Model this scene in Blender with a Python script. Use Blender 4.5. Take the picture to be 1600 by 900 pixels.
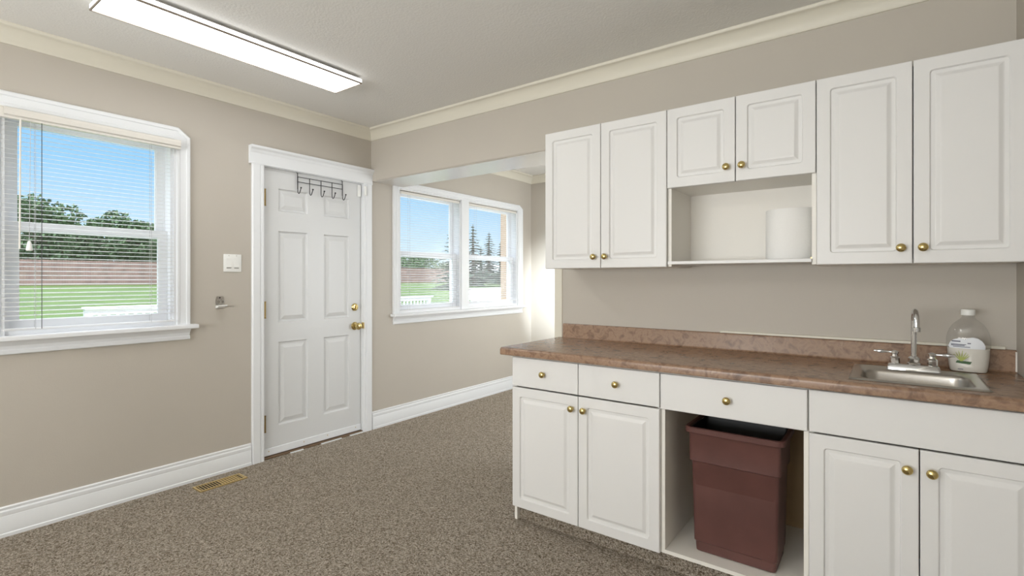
import bpy, bmesh, math, random
from math import sin, cos, pi, radians
from mathutils import Vector, Matrix

for o in list(bpy.data.objects):
    bpy.data.objects.remove(o)
S = bpy.context.scene
COL = S.collection

# ------------------------------------------------------------------ camera, world, lights, exposure
cd = bpy.data.cameras.new('camera')
cam = bpy.data.objects.new('camera', cd)
COL.objects.link(cam)
cam.location = (0, 0, 1.27)
cam.rotation_euler = (pi / 2, 0, 0.636)
cd.sensor_width = 36
cd.lens = 793 / 1600 * 36
cd.shift_y = -13.5 / 1600
cd.clip_start = 0.02
cd.clip_end = 500
S.camera = cam

S.view_settings.view_transform = 'Standard'
S.view_settings.look = 'None'
S.view_settings.gamma = 1
S.view_settings.exposure = 0.08
S.view_settings.use_curve_mapping = False

w = bpy.data.worlds.new('world')
S.world = w
w.use_nodes = True
nt = w.node_tree
nt.nodes.clear()
wo = nt.nodes.new('ShaderNodeOutputWorld')
bg = nt.nodes.new('ShaderNodeBackground')
tc = nt.nodes.new('ShaderNodeTexCoord')
sx = nt.nodes.new('ShaderNodeSeparateXYZ')
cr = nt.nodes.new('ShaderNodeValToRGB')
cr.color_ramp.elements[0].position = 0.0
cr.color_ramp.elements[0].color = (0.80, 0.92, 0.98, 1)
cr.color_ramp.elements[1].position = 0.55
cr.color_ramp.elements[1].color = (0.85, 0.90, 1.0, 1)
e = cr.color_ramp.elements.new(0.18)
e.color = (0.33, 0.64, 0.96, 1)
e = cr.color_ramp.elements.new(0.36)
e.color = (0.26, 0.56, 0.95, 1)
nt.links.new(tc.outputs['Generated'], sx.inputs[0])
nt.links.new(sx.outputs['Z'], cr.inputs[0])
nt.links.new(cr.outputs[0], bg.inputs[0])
# blue low sky; the unseen upper dome is brightened to light blinds and jambs
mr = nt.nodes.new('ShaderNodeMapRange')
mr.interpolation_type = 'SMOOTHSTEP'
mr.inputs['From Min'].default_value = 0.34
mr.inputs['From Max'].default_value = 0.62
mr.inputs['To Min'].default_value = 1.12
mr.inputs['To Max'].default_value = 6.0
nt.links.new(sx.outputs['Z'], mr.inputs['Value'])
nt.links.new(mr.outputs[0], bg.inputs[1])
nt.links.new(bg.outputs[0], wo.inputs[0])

def light(name, kind, loc, rot, energy, color=(1, 1, 1), **kw):
    l = bpy.data.lights.new(name, kind)
    l.energy = energy
    l.color = color
    for k, v in kw.items():
        setattr(l, k, v)
    o = bpy.data.objects.new(name, l)
    o.location = loc
    o.rotation_euler = rot
    COL.objects.link(o)
    return o

light('sun', 'SUN', (0, 0, 20), (radians(42), 0, radians(115)), 0.8, (1, 0.96, 0.88), angle=0.01)
YAL_ = 5.148
# unseen fill lamps added to brighten the room and the alcove
light('rear_fill', 'AREA', (-1.5, -2.7, 1.45), (radians(138), 0, 0), 190, (0.95, 0.98, 1.0), shape='RECTANGLE', size=2.6, size_y=1.7)  # added area light, tilted up to brighten the ceiling
light('alcove_fill', 'AREA', (-0.25, 4.2, 1.3), (radians(95), 0, radians(80)), 42, (0.92, 0.96, 1.0), shape='RECTANGLE', size=1.1, size_y=1.5)  # added area light, stands in for a supposed alcove window
_d = (Vector((-2.50, YAL_, 1.22)) - Vector((-0.9, 3.5, 1.6)))
light('alcove_patch_spot', 'SPOT', (-0.9, 3.5, 1.6), _d.to_track_quat('-Z', 'Y').to_euler(), 1500, (0.84, 0.93, 1.0), spot_size=radians(38), spot_blend=0.95, shadow_soft_size=0.05)  # added spot, aimed to make the bright patch on the far wall
LAMP = 7.0            # diffuser brightness of the ceiling lights

# ------------------------------------------------------------------ materials
def lin(c):
    return tuple(((v / 255) / 12.92 if v / 255 <= 0.04045 else ((v / 255 + 0.055) / 1.055) ** 2.4) for v in c)

MATS = {}
def mat(name, col, rough=0.5, metal=0.0, noise=0.0, nscale=5.0, bump=0.0, bscale=200.0, emit=None, es=0.0, spec=None, coat=0.0):
    m = bpy.data.materials.new(name)
    m.use_nodes = True
    t = m.node_tree
    b = t.nodes['Principled BSDF']
    c = (*col, 1)
    b.inputs['Base Color'].default_value = c
    b.inputs['Roughness'].default_value = rough
    b.inputs['Metallic'].default_value = metal
    if coat:
        b.inputs['Coat Weight'].default_value = coat
        b.inputs['Coat Roughness'].default_value = 0.1
    if spec is not None:
        b.inputs['Specular IOR Level'].default_value = spec
    if emit:
        b.inputs['Emission Color'].default_value = (*emit, 1)
        b.inputs['Emission Strength'].default_value = es
    g = t.nodes.new('ShaderNodeTexCoord')
    if noise:
        n = t.nodes.new('ShaderNodeTexNoise')
        n.inputs['Scale'].default_value = nscale
        n.inputs['Detail'].default_value = 5
        r = t.nodes.new('ShaderNodeValToRGB')
        r.color_ramp.elements[0].position = 0.3
        r.color_ramp.elements[1].position = 0.7
        r.color_ramp.elements[0].color = tuple(v * (1 - noise) for v in col) + (1,)
        r.color_ramp.elements[1].color = tuple(min(1, v * (1 + noise)) for v in col) + (1,)
        t.links.new(g.outputs['Object'], n.inputs['Vector'])
        t.links.new(n.outputs['Fac'], r.inputs[0])
        t.links.new(r.outputs[0], b.inputs['Base Color'])
    if bump:
        n2 = t.nodes.new('ShaderNodeTexNoise')
        n2.inputs['Scale'].default_value = bscale
        n2.inputs['Detail'].default_value = 3
        bp = t.nodes.new('ShaderNodeBump')
        bp.inputs['Strength'].default_value = bump
        bp.inputs['Distance'].default_value = 0.002
        t.links.new(g.outputs['Object'], n2.inputs['Vector'])
        t.links.new(n2.outputs['Fac'], bp.inputs['Height'])
        t.links.new(bp.outputs[0], b.inputs['Normal'])
    MATS[name] = m
    return m

WALL = mat('wall_paint', lin((192, 185, 174)), 0.55, bump=0.15, bscale=120, noise=0.012, nscale=3)
SOFF = mat('soffit_lit_gloss', lin((206, 202, 196)), 0.22, coat=0.3)  # wall paint lightened: window light on the soffit is put into the colour
CEIL = mat('ceiling_paint', lin((228, 226, 221)), 0.8, bump=0.9, bscale=90)
CROWN = mat('crown_paint', lin((224, 219, 204)), 0.45)
TRIM = mat('trim_paint', lin((234, 236, 238)), 0.32)
DOORM = mat('door_paint', lin((218, 219, 219)), 0.35)
CAB = mat('cabinet_white', lin((228, 227, 225)), 0.38)
CABIN = mat('cabinet_melamine', lin((238, 234, 226)), 0.45)
CABTAN = mat('cabinet_backing', lin((176, 150, 112)), 0.6, noise=0.06, nscale=8)
BRASS = mat('brass', lin((206, 186, 128)), 0.18, 1.0)
BRASSD = mat('brass_dull', lin((214, 190, 132)), 0.35, 0.8)
HINGE = mat('hinge_brass', lin((150, 128, 82)), 0.35, 0.9)
CHROME = mat('chrome', lin((225, 227, 230)), 0.07, 1.0)
STEEL = mat('brushed_steel', lin((190, 186, 180)), 0.28, 1.0, bump=0.1, bscale=300)
BLACKM = mat('black_metal', lin((38, 36, 36)), 0.4)
DARK = mat('dark_gap', (0.01, 0.009, 0.008), 0.8)
INBLACK = mat('inner_black', (0.008, 0.008, 0.008), 0.5)
PLAST = mat('white_plastic', lin((240, 240, 236)), 0.3)
VINYL = mat('window_vinyl', lin((240, 241, 243)), 0.35)
SLAT = mat('blind_slat', lin((244, 244, 243)), 0.4)
_t = SLAT.node_tree
_mx = _t.nodes.new('ShaderNodeMixShader')
_tr = _t.nodes.new('ShaderNodeBsdfTranslucent')
_tr.inputs[0].default_value = (0.9, 0.9, 0.9, 1)
_mx.inputs[0].default_value = 0.5
_t.links.new(_t.nodes['Principled BSDF'].outputs[0], _mx.inputs[1])
_t.links.new(_tr.outputs[0], _mx.inputs[2])
_t.links.new(_mx.outputs[0], _t.nodes['Material Output'].inputs[0])
SLATC = mat('blind_headrail', lin((226, 222, 214)), 0.4)
CORD = mat('blind_cord', lin((190, 190, 190)), 0.6)
PAPER = mat('paper', lin((240, 239, 236)), 0.9, bump=0.4, bscale=150)
MAROON = mat('maroon_plastic', lin((96, 62, 57)), 0.42, noise=0.16, nscale=7, bump=0.1, bscale=60)
LIGHTM = mat('lamp_diffuser', (0.9, 0.9, 0.9), 0.5, emit=(0.97, 0.985, 1.0), es=LAMP)
LIGHTS = mat('lamp_side', (0.9, 0.9, 0.9), 0.5, emit=(0.97, 0.985, 1.0), es=3.0)
PAN = mat('lamp_metal', lin((150, 138, 124)), 0.4, 0.3)
LABELW = mat('label_white', lin((235, 238, 242)), 0.5)
LABELG = mat('label_green', lin((62, 96, 56)), 0.5)
LABELL = mat('label_leaf', lin((176, 186, 96)), 0.5)
LABELT = mat('label_text', lin((92, 94, 112)), 0.5)
LIQ = mat('liquid_soap', lin((232, 228, 218)), 0.3)
FENCE = mat('fence_wood', lin((150, 122, 112)), 0.85, noise=0.22, nscale=1.7)
GRASSM = mat('grass', lin((66, 88, 20)), 0.9, noise=0.18, nscale=0.6, bump=0.6, bscale=30)
LEAFD = mat('leaf_dark', lin((86, 110, 72)), 0.8, noise=0.25, nscale=1.5)
LEAFS = mat('leaf_spruce', lin((84, 102, 84)), 0.8, noise=0.25, nscale=2)
BARK = mat('bark', lin((96, 80, 64)), 0.9, noise=0.2, nscale=8)
GREENW = mat('green_siding', lin((92, 120, 96)), 0.7)
CONC = mat('concrete', lin((200, 196, 188)), 0.85, noise=0.05, nscale=2)
TANP = mat('post_paint', lin((182, 158, 134)), 0.6)
WHITEO = mat('exterior_white', lin((222, 222, 218)), 0.6)
WOODT = mat('threshold_wood', lin((112, 90, 68)), 0.6, noise=0.15, nscale=20)

def carpet():
    m = bpy.data.materials.new('carpet')
    m.use_nodes = True
    t = m.node_tree
    b = t.nodes['Principled BSDF']
    b.inputs['Roughness'].default_value = 0.95
    b.inputs['Specular IOR Level'].default_value = 0.1
    g = t.nodes.new('ShaderNodeTexCoord')
    v = t.nodes.new('ShaderNodeTexVoronoi')
    v.inputs['Scale'].default_value = 230
    n = t.nodes.new('ShaderNodeTexNoise')
    n.inputs['Scale'].default_value = 140
    n.inputs['Detail'].default_value = 4
    n.inputs['Roughness'].default_value = 0.7
    d = t.nodes.new('ShaderNodeMixRGB')
    d.blend_type = 'LINEAR_LIGHT'
    d.inputs[0].default_value = 0.012
    t.links.new(g.outputs['Object'], d.inputs[1])
    t.links.new(n.outputs['Color'], d.inputs[2])
    t.links.new(g.outputs['Object'], n.inputs['Vector'])
    t.links.new(d.outputs[0], v.inputs['Vector'])
    sp = t.nodes.new('ShaderNodeSeparateColor')
    t.links.new(v.outputs['Color'], sp.inputs[0])
    r = t.nodes.new('ShaderNodeValToRGB')
    els = [(0.0, (86, 72, 56)), (0.25, (142, 127, 108)), (0.5, (184, 170, 152)), (0.8, (216, 204, 188)), (1.0, (238, 230, 218))]
    r.color_ramp.elements[0].color = (*lin(els[0][1]), 1)
    r.color_ramp.elements[1].color = (*lin(els[-1][1]), 1)
    for p, c in els[1:-1]:
        e = r.color_ramp.elements.new(p)
        e.color = (*lin(c), 1)
    t.links.new(sp.outputs[0], r.inputs[0])
    t.links.new(r.outputs[0], b.inputs['Base Color'])
    bp = t.nodes.new('ShaderNodeBump')
    bp.inputs['Strength'].default_value = 1.0
    bp.inputs['Distance'].default_value = 0.004
    mm = t.nodes.new('ShaderNodeMath')
    mm.operation = 'SUBTRACT'
    t.links.new(n.outputs['Fac'], mm.inputs[0])
    t.links.new(v.outputs['Distance'], mm.inputs[1])
    t.links.new(mm.outputs[0], bp.inputs['Height'])
    t.links.new(bp.outputs[0], b.inputs['Normal'])
    return m
CARPET = carpet()

def laminate():
    m = bpy.data.materials.new('brown_laminate')
    m.use_nodes = True
    t = m.node_tree
    b = t.nodes['Principled BSDF']
    b.inputs['Roughness'].default_value = 0.24
    g = t.nodes.new('ShaderNodeTexCoord')
    n = t.nodes.new('ShaderNodeTexNoise')
    n.inputs['Scale'].default_value = 22
    n.inputs['Detail'].default_value = 7
    n.inputs['Roughness'].default_value = 0.62
    n.inputs['Distortion'].default_value = 0.5
    t.links.new(g.outputs['Object'], n.inputs['Vector'])
    r = t.nodes.new('ShaderNodeValToRGB')
    els = [(0.25, (98, 76, 62)), (0.42, (134, 106, 86)), (0.52, (158, 128, 104)), (0.62, (140, 112, 92)), (0.78, (190, 162, 134))]
    r.color_ramp.elements[0].position = els[0][0]
    r.color_ramp.elements[0].color = (*lin(els[0][1]), 1)
    r.color_ramp.elements[1].position = els[-1][0]
    r.color_ramp.elements[1].color = (*lin(els[-1][1]), 1)
    for p, c in els[1:-1]:
        e = r.color_ramp.elements.new(p)
        e.color = (*lin(c), 1)
    t.links.new(n.outputs['Fac'], r.inputs[0])
    t.links.new(r.outputs[0], b.inputs['Base Color'])
    return m
LAM = laminate()

def clear(name, tint, ior=1.45, gloss=1.0):
    m = bpy.data.materials.new(name)
    m.use_nodes = True
    t = m.node_tree
    t.nodes.clear()
    o = t.nodes.new('ShaderNodeOutputMaterial')
    mx = t.nodes.new('ShaderNodeMixShader')
    tr = t.nodes.new('ShaderNodeBsdfTransparent')
    tr.inputs[0].default_value = (*tint, 1)
    gl = t.nodes.new('ShaderNodeBsdfGlossy')
    gl.inputs['Roughness'].default_value = 0.03
    lw = t.nodes.new('ShaderNodeLayerWeight')
    lw.inputs[0].default_value = 0.5
    pw = t.nodes.new('ShaderNodeMath')
    pw.operation = 'POWER'
    pw.inputs[1].default_value = 4
    ml = t.nodes.new('ShaderNodeMath')
    ml.operation = 'MULTIPLY_ADD'
    ml.inputs[1].default_value = gloss * 0.5
    ml.inputs[2].default_value = gloss * 0.05
    t.links.new(lw.outputs['Facing'], pw.inputs[0])
    t.links.new(pw.outputs[0], ml.inputs[0])
    t.links.new(ml.outputs[0], mx.inputs[0])
    t.links.new(tr.outputs[0], mx.inputs[1])
    t.links.new(gl.outputs[0], mx.inputs[2])
    t.links.new(mx.outputs[0], o.inputs[0])
    return m
GLASS = clear('window_glass', (0.97, 0.98, 0.98), 1.25)
CLEARP = clear('clear_plastic', (0.95, 0.95, 0.95), 1.2)

# ------------------------------------------------------------------ helpers
def props(o, label=None, cat=None, group=None, kind=None):
    if label: o['label'] = label
    if cat: o['category'] = cat
    if group: o['group'] = group
    if kind: o['kind'] = kind
    return o

def thing(name, loc=(0, 0, 0), label=None, cat=None, group=None, kind=None):
    o = bpy.data.objects.new(name, None)
    o.empty_display_size = 0.05
    COL.objects.link(o)
    o.location = loc
    return props(o, label, cat, group, kind)

def obj(name, bm, m, parent=None, smooth=False, angle=35):
    bmesh.ops.recalc_face_normals(bm, faces=bm.faces[:])
    me = bpy.data.meshes.new(name)
    bm.to_mesh(me)
    bm.free()
    me.materials.append(m)
    if smooth:
        for p in me.polygons:
            p.use_smooth = True
        try:
            me.set_sharp_from_angle(angle=radians(angle))
        except Exception:
            pass
    o = bpy.data.objects.new(name, me)
    COL.objects.link(o)
    if parent:
        o.parent = parent
        # meshes are written in world coordinates: undo the parent's place
        wl = Vector((0, 0, 0))
        q = parent
        M = Matrix.Identity(4)
        chain = []
        while q:
            chain.append(q)
            q = q.parent
        for q in reversed(chain):
            M = M @ Matrix.Translation(q.location) @ q.rotation_euler.to_matrix().to_4x4()
        me.transform(M.inverted())
    return o

def B():
    return bmesh.new()

def box(bm, x0, x1, y0, y1, z0, z1):
    vs = [bm.verts.new((x, y, z)) for x in (x0, x1) for y in (y0, y1) for z in (z0, z1)]
    for f in ((0, 1, 3, 2), (4, 6, 7, 5), (0, 4, 5, 1), (2, 3, 7, 6), (0, 2, 6, 4), (1, 5, 7, 3)):
        bm.faces.new([vs[i] for i in f])
    return bm

def bbox(x0, x1, y0, y1, z0, z1, bev=0.0, seg=2):
    bm = B()
    box(bm, x0, x1, y0, y1, z0, z1)
    if bev:
        bmesh.ops.bevel(bm, geom=bm.edges[:], offset=bev, segments=seg, profile=0.5, affect='EDGES')
    return bm

def loops(bm, L, cap0=True, cap1=True):
    rows = [[bm.verts.new(p) for p in lp] for lp in L]
    n = len(rows[0])
    for a, b in zip(rows, rows[1:]):
        for i in range(n):
            j = (i + 1) % n
            bm.faces.new((a[i], a[j], b[j], b[i]))
    if cap0: bm.faces.new(rows[0])
    if cap1: bm.faces.new(rows[-1])
    return bm

def rr(w, h, r, n=4):
    """rounded rectangle with full width w, height h"""
    pts = []
    r = max(r, 1e-4)
    for k, (sx_, sy_) in enumerate(((1, 1), (-1, 1), (-1, -1), (1, -1))):
        for i in range(n + 1):
            a = pi / 2 * k + pi / 2 * i / n
            pts.append((sx_ * (w / 2 - r) + r * cos(a), sy_ * (h / 2 - r) + r * sin(a)))
    return pts

def lathe(bm, prof, M=Matrix.Identity(4), n=24, cap0=True, cap1=True):
    L = [[M @ Vector((r * cos(2 * pi * i / n), r * sin(2 * pi * i / n), z)) for i in range(n)] for r, z in prof]
    return loops(bm, L, cap0, cap1)

def tube(bm, pts, r, n=10, radii=None):
    pts = [Vector(p) for p in pts]
    L = []
    up = Vector((0, 0, 1))
    prev = None
    for i, p in enumerate(pts):
        d = (pts[min(i + 1, len(pts) - 1)] - pts[max(i - 1, 0)]).normalized()
        if prev is None:
            a = d.orthogonal().normalized()
        else:
            a = (prev - d * prev.dot(d)).normalized()
        prev = a
        b = d.cross(a)
        rad = radii[i] if radii else r
        L.append([p + (a * cos(2 * pi * k / n) + b * sin(2 * pi * k / n)) * rad for k in range(n)])
    return loops(bm, L)

def sweep(bm, path, prof, f, closed=False):
    """prof: closed polygon of (s, h); path: list of 2-D points; s is measured to the left of the path; f(a,b,h)->3-D"""
    n = len(path)
    rings = []
    for i in range(n):
        p = Vector(path[i])
        def dirn(a, b):
            return (Vector(path[b]) - Vector(path[a])).normalized()
        if closed:
            d0, d1 = dirn(i - 1, i), dirn(i, (i + 1) % n)
        else:
            d0 = dirn(i - 1, i) if i > 0 else dirn(0, 1)
            d1 = dirn(i, i + 1) if i < n - 1 else d0
        n0, n1 = Vector((-d0.y, d0.x)), Vector((-d1.y, d1.x))
        m = (n0 + n1)
        m = m / (1 + n0.dot(n1))
        rings.append([bm.verts.new(f(*(p + m * s), h)) for s, h in prof])
    k = len(prof)
    rng = range(n) if closed else range(n - 1)
    for i in rng:
        a, b = rings[i], rings[(i + 1) % n]
        for j in range(k):
            q = (j + 1) % k
            bm.faces.new((a[j], a[q], b[q], b[j]))
    if not closed:
        bm.faces.new(rings[0])
        bm.faces.new(rings[-1])
    return bm

# ------------------------------------------------------------------ room dimensions
XA = -3.51      # left wall
XC = 0.405      # right wall
YB = 2.747      # wall behind the cabinets
YH = 3.08       # back of that wall
YAL = 5.148     # far wall of the alcove
YR = -2.9       # rear wall
ZC = 2.525      # ceiling
XAL = 0.9       # hidden end of the alcove
T = 0.15

# floor, ceiling
props(obj('floor', bbox(XA - T, XAL + T, YR - T, YAL + T, -0.12, 0), CARPET), kind='structure')
props(obj('ceiling', bbox(XA - T, XAL + T, YR - T, YAL + T, ZC, ZC + 0.2), CEIL), kind='structure')

def cellwall(name, f, us, vs, holes, m):
    bm = B()
    for i in range(len(us) - 1):
        for j in range(len(vs) - 1):
            u, v = (us[i] + us[i + 1]) / 2, (vs[j] + vs[j + 1]) / 2
            if any(a < u < b and c < v < d for a, b, c, d in holes):
                continue
            f(bm, us[i], us[i + 1], vs[j], vs[j + 1])
    bmesh.ops.remove_doubles(bm, verts=bm.verts[:], dist=1e-5)
    # drop the doubled inner faces
    seen = {}
    for fc in bm.faces:
        k = tuple(sorted(v.index for v in fc.verts))
        seen.setdefault(k, []).append(fc)
    dead = [fc for l in seen.values() if len(l) > 1 for fc in l]
    bmesh.ops.delete(bm, geom=dead, context='FACES')
    return props(obj(name, bm, m), kind='structure')

def uniq(bm):
    bm.verts.index_update()

WA = (0.525, 1.267, 0.985, 2.11)            # window 1 opening y0 y1 z0 z1
W2a = (3.05, 3.87, 0.955, 2.085)
W2b = (3.985, 4.86, 0.955, 2.085)
DR = (1.822, 2.663, -0.001, 2.067)
holes = [WA, (W2a[0], W2b[1], 0.955, 2.085), DR]
bm = B()
ys = sorted({YR - T, YAL + T, WA[0], WA[1], DR[0], DR[1], W2a[0], W2b[1]})
for a, b in zip(ys, ys[1:]):
    mid = (a + b) / 2
    hs = [h for h in holes if h[0] < mid < h[1]]
    if not hs:
        box(bm, XA - T, XA, a, b, 0, ZC)
    else:
        h = hs[0]
        if h[2] > 0:
            box(bm, XA - T, XA, a, b, 0, h[2])
        box(bm, XA - T, XA, a, b, h[3], ZC)
props(obj('wall_left', bm, WALL), kind='structure')

# wall behind the cabinets: header over the opening plus the solid stretch
bm = B()
prof = [(YB, 2.107), (YB, ZC), (YH, ZC), (YH, 2.103), (YH - 0.008, 2.096), (YB + 0.012, 2.096), (YB + 0.004, 2.099)]
L = [[(x, y, z) for y, z in prof] for x in (XA, -1.66)]
loops(bm, L)
box(bm, -1.675, XAL, YB, YH, 0, 2.095)
box(bm, -1.66, XAL, YB, YH, 2.095, ZC)
props(obj('wall_back', bm, WALL, smooth=False), kind='structure')
props(obj('trim_4', bbox(XA + 0.03, -1.69, YB + 0.012, YH - 0.008, 2.0935, 2.0961), SOFF), kind='structure')
props(obj('trim_1', bbox(-1.69, -1.635, YB - 0.006, YB + 0.004, 0, 2.093, 0.002), CROWN), kind='structure')

props(obj('wall_right', bbox(XC, XC + T, YR, YB, 0, ZC), WALL), kind='structure')
props(obj('wall_alcove', bbox(XA, XAL + T, YAL, YAL + T, 0, ZC), WALL), kind='structure')
props(obj('wall_alcove_side', bbox(XAL, XAL + T, YH, YAL, 0, ZC), WALL), kind='structure')
props(obj('wall_rear', bbox(XA, XC + T, YR - T, YR, 0, ZC), WALL), kind='structure')

# crown moulding
cz = 2.438
cp = [(0, cz), (0.007, cz), (0.011, cz + 0.006), (0.014, cz + 0.018), (0.022, cz + 0.034), (0.034, cz + 0.050),
      (0.048, cz + 0.062), (0.060, cz + 0.069), (0.066, cz + 0.070), (0.070, cz + 0.074), (0.072, cz + 0.080), (0.072, ZC), (0, ZC)]
fz = lambda a, b, h: (a, b, h)
bm = sweep(B(), [(XA, YR), (XC, YR), (XC, YB), (XA, YB)], cp, fz, closed=True)
props(obj('trim_2', bm, CROWN, smooth=True, angle=40), kind='structure')
bm = sweep(B(), [(XA, YH), (XAL, YH), (XAL, YAL), (XA, YAL)], cp, fz, closed=True)
props(obj('trim_3', bm, CROWN, smooth=True, angle=40), kind='structure')

# baseboards
bp_ = [(0, 0), (0.019, 0), (0.019, 0.016), (0.015, 0.020), (0.015, 0.098), (0.0125, 0.103), (0.014, 0.110), (0.013, 0.124), (0.008, 0.131),
       (0.0095, 0.137), (0.0095, 0.143), (0.005, 0.148), (0, 0.148)]
bm = sweep(B(), [(XA, 1.735), (XA, YR), (XC, YR), (XC, 2.1)], bp_, fz)
props(obj('baseboard_left', bm, TRIM, smooth=True, angle=30), kind='structure')
bm = sweep(B(), [(XAL, YAL), (XA, YAL), (XA, 2.752)], bp_, fz)
props(obj('baseboard_alcove', bm, TRIM, smooth=True, angle=30), kind='structure')

# ------------------------------------------------------------------ windows
fA = lambda u, v, d: (XA + d, u, v)     # d > 0 : out of the left wall into the room

def ring_casing(outer, inner, steps):
    bm = B()
    L = []
    for t, d in steps:
        L.append([fA(o[0] * (1 - t) + i[0] * t, o[1] * (1 - t) + i[1] * t, d) for o, i in zip(outer, inner)])
    rows = [[bm.verts.new(p) for p in lp] for lp in L]
    n = len(rows[0])
    for a, b in zip(rows, rows[1:]):
        for i in range(n):
            j = (i + 1) % n
            bm.faces.new((a[i], a[j], b[j], b[i]))
    return bm

STEPS = [(0, 0.0), (0, 0.019), (0.06, 0.022), (0.22, 0.022), (0.26, 0.016), (0.62, 0.014), (0.66, 0.018), (0.80, 0.018), (0.86, 0.012), (1.0, 0.012), (1.0, -0.02)]

def window_unit(parent, y0, y1, z0, z1, rail, deep=0.0):
    """jamb liner, outer upper sash, inner lower sash with panes"""
    bm = B()
    xo, xi = XA - 0.145, XA - 0.002
    j = 0.016
    box(bm, xo, xi, y0, y0 + j, z0, z1)
    box(bm, xo, xi, y1 - j, y1, z0, z1)
    box(bm, xo, xi, y0 + j, y1 - j, z1 - j, z1)
    box(bm, xo, xi, y0 + j, y1 - j, z0, z0 + 0.03)
    # stops between the sashes
    for a in (y0 + j, y1 - j - 0.008):
        box(bm, XA - 0.088, XA - 0.082, a, a + 0.008, z0 + 0.03, z1 - j)
    obj('window_frame', bm, VINYL, parent)
    st = 0.042
    for nm, x, a, b, lo, hi in (('upper_sash', XA - 0.115, rail - 0.018, z1 - j, 0.045, 0.032), ('lower_sash', XA - 0.072, z0 + 0.03, rail + 0.03, 0.05, 0.042)):
        t = 0.026
        bm = B()
        Y0, Y1 = y0 + j + 0.001, y1 - j - 0.001
        box(bm, x, x + t, Y0, Y0 + st, a, b)
        box(bm, x, x + t, Y1 - st, Y1, a, b)
        box(bm, x, x + t, Y0 + st, Y1 - st, a, a + lo)
        box(bm, x, x + t, Y0 + st, Y1 - st, b - hi, b)
        # glazing bead
        g = 0.006
        box(bm, x + 0.006, x + t - 0.004, Y0 + st, Y0 + st + g, a + lo, b - hi)
        box(bm, x + 0.006, x + t - 0.004, Y1 - st - g, Y1 - st, a + lo, b - hi)
        s = obj(nm, bm, VINYL, parent)
        obj('pane', bbox(x + 0.011, x + 0.015, Y0 + st, Y1 - st, a + lo, b - hi), GLASS, s)

def stool(parent, y0, y1, zt, inner0, inner1, xin):
    bm = bbox(XA - 0.01, XA + 0.058, y0, y1, zt - 0.026, zt, 0.006, 3)
    box(bm, xin, XA - 0.008, inner0, inner1, zt - 0.026, zt - 0.001)
    obj('window_sill', bm, TRIM, parent)

def apron(parent, y0, y1, z0, z1):
    h = z1 - z0
    pr = [(0, z0), (0.012, z0), (0.016, z0 + 0.004), (0.016, z0 + h * 0.28), (0.010, z0 + h * 0.38), (0.013, z0 + h * 0.62), (0.028, z0 + h * 0.92), (0.030, z1), (0, z1)]
    bm = B()
    loops(bm, [[(XA + s, y, z) for s, z in pr] for y in (y0, y1)])
    obj('apron', bm, TRIM, parent)

w1 = thing('window_1', (XA, 0.896, 0.965), kind='structure')
outer = [(0.438, 0.97), (1.354, 0.97), (1.354, 2.148), (1.288, 2.200), (0.504, 2.200), (0.438, 2.148)]
inner = [(WA[0] + 0.002, 0.985), (WA[1] - 0.002, 0.985), (WA[1] - 0.002, 2.106), (WA[1] - 0.006, 2.108), (WA[0] + 0.006, 2.108), (WA[0] + 0.002, 2.106)]
obj('casing', ring_casing(outer, inner, STEPS), TRIM, w1)
window_unit(w1, *WA, 1.535)
stool(w1, 0.402, 1.390, 0.991, WA[0] + 0.001, WA[1] - 0.001, XA - 0.06)
apron(w1, 0.438, 1.354, 0.897, 0.965)

w2 = thing('window_2', (XA, 3.96, 0.94), kind='structure')
outer = [(2.975, 0.94), (4.95, 0.94), (4.95, 2.102), (4.885, 2.145), (3.04, 2.145), (2.975, 2.102)]
inner = [(3.052, 0.955), (4.858, 0.955), (4.858, 2.080), (4.854, 2.083), (3.056, 2.083), (3.052, 2.080)]
obj('casing', ring_casing(outer, inner, STEPS), TRIM, w2)
obj('mullion', bbox(XA - 0.12, XA + 0.014, 3.871, 3.984, 0.957, 2.083, 0.003), TRIM, w2)
window_unit(w2, 3.0525, 3.87, 0.957, 2.083, 1.50)
window_unit(w2, 3.985, 4.8575, 0.957, 2.083, 1.50)
stool(w2, 2.955, 4.985, 0.966, 3.054, 4.856, XA - 0.06)
apron(w2, 2.98, 4.945, 0.872, 0.940)

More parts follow.
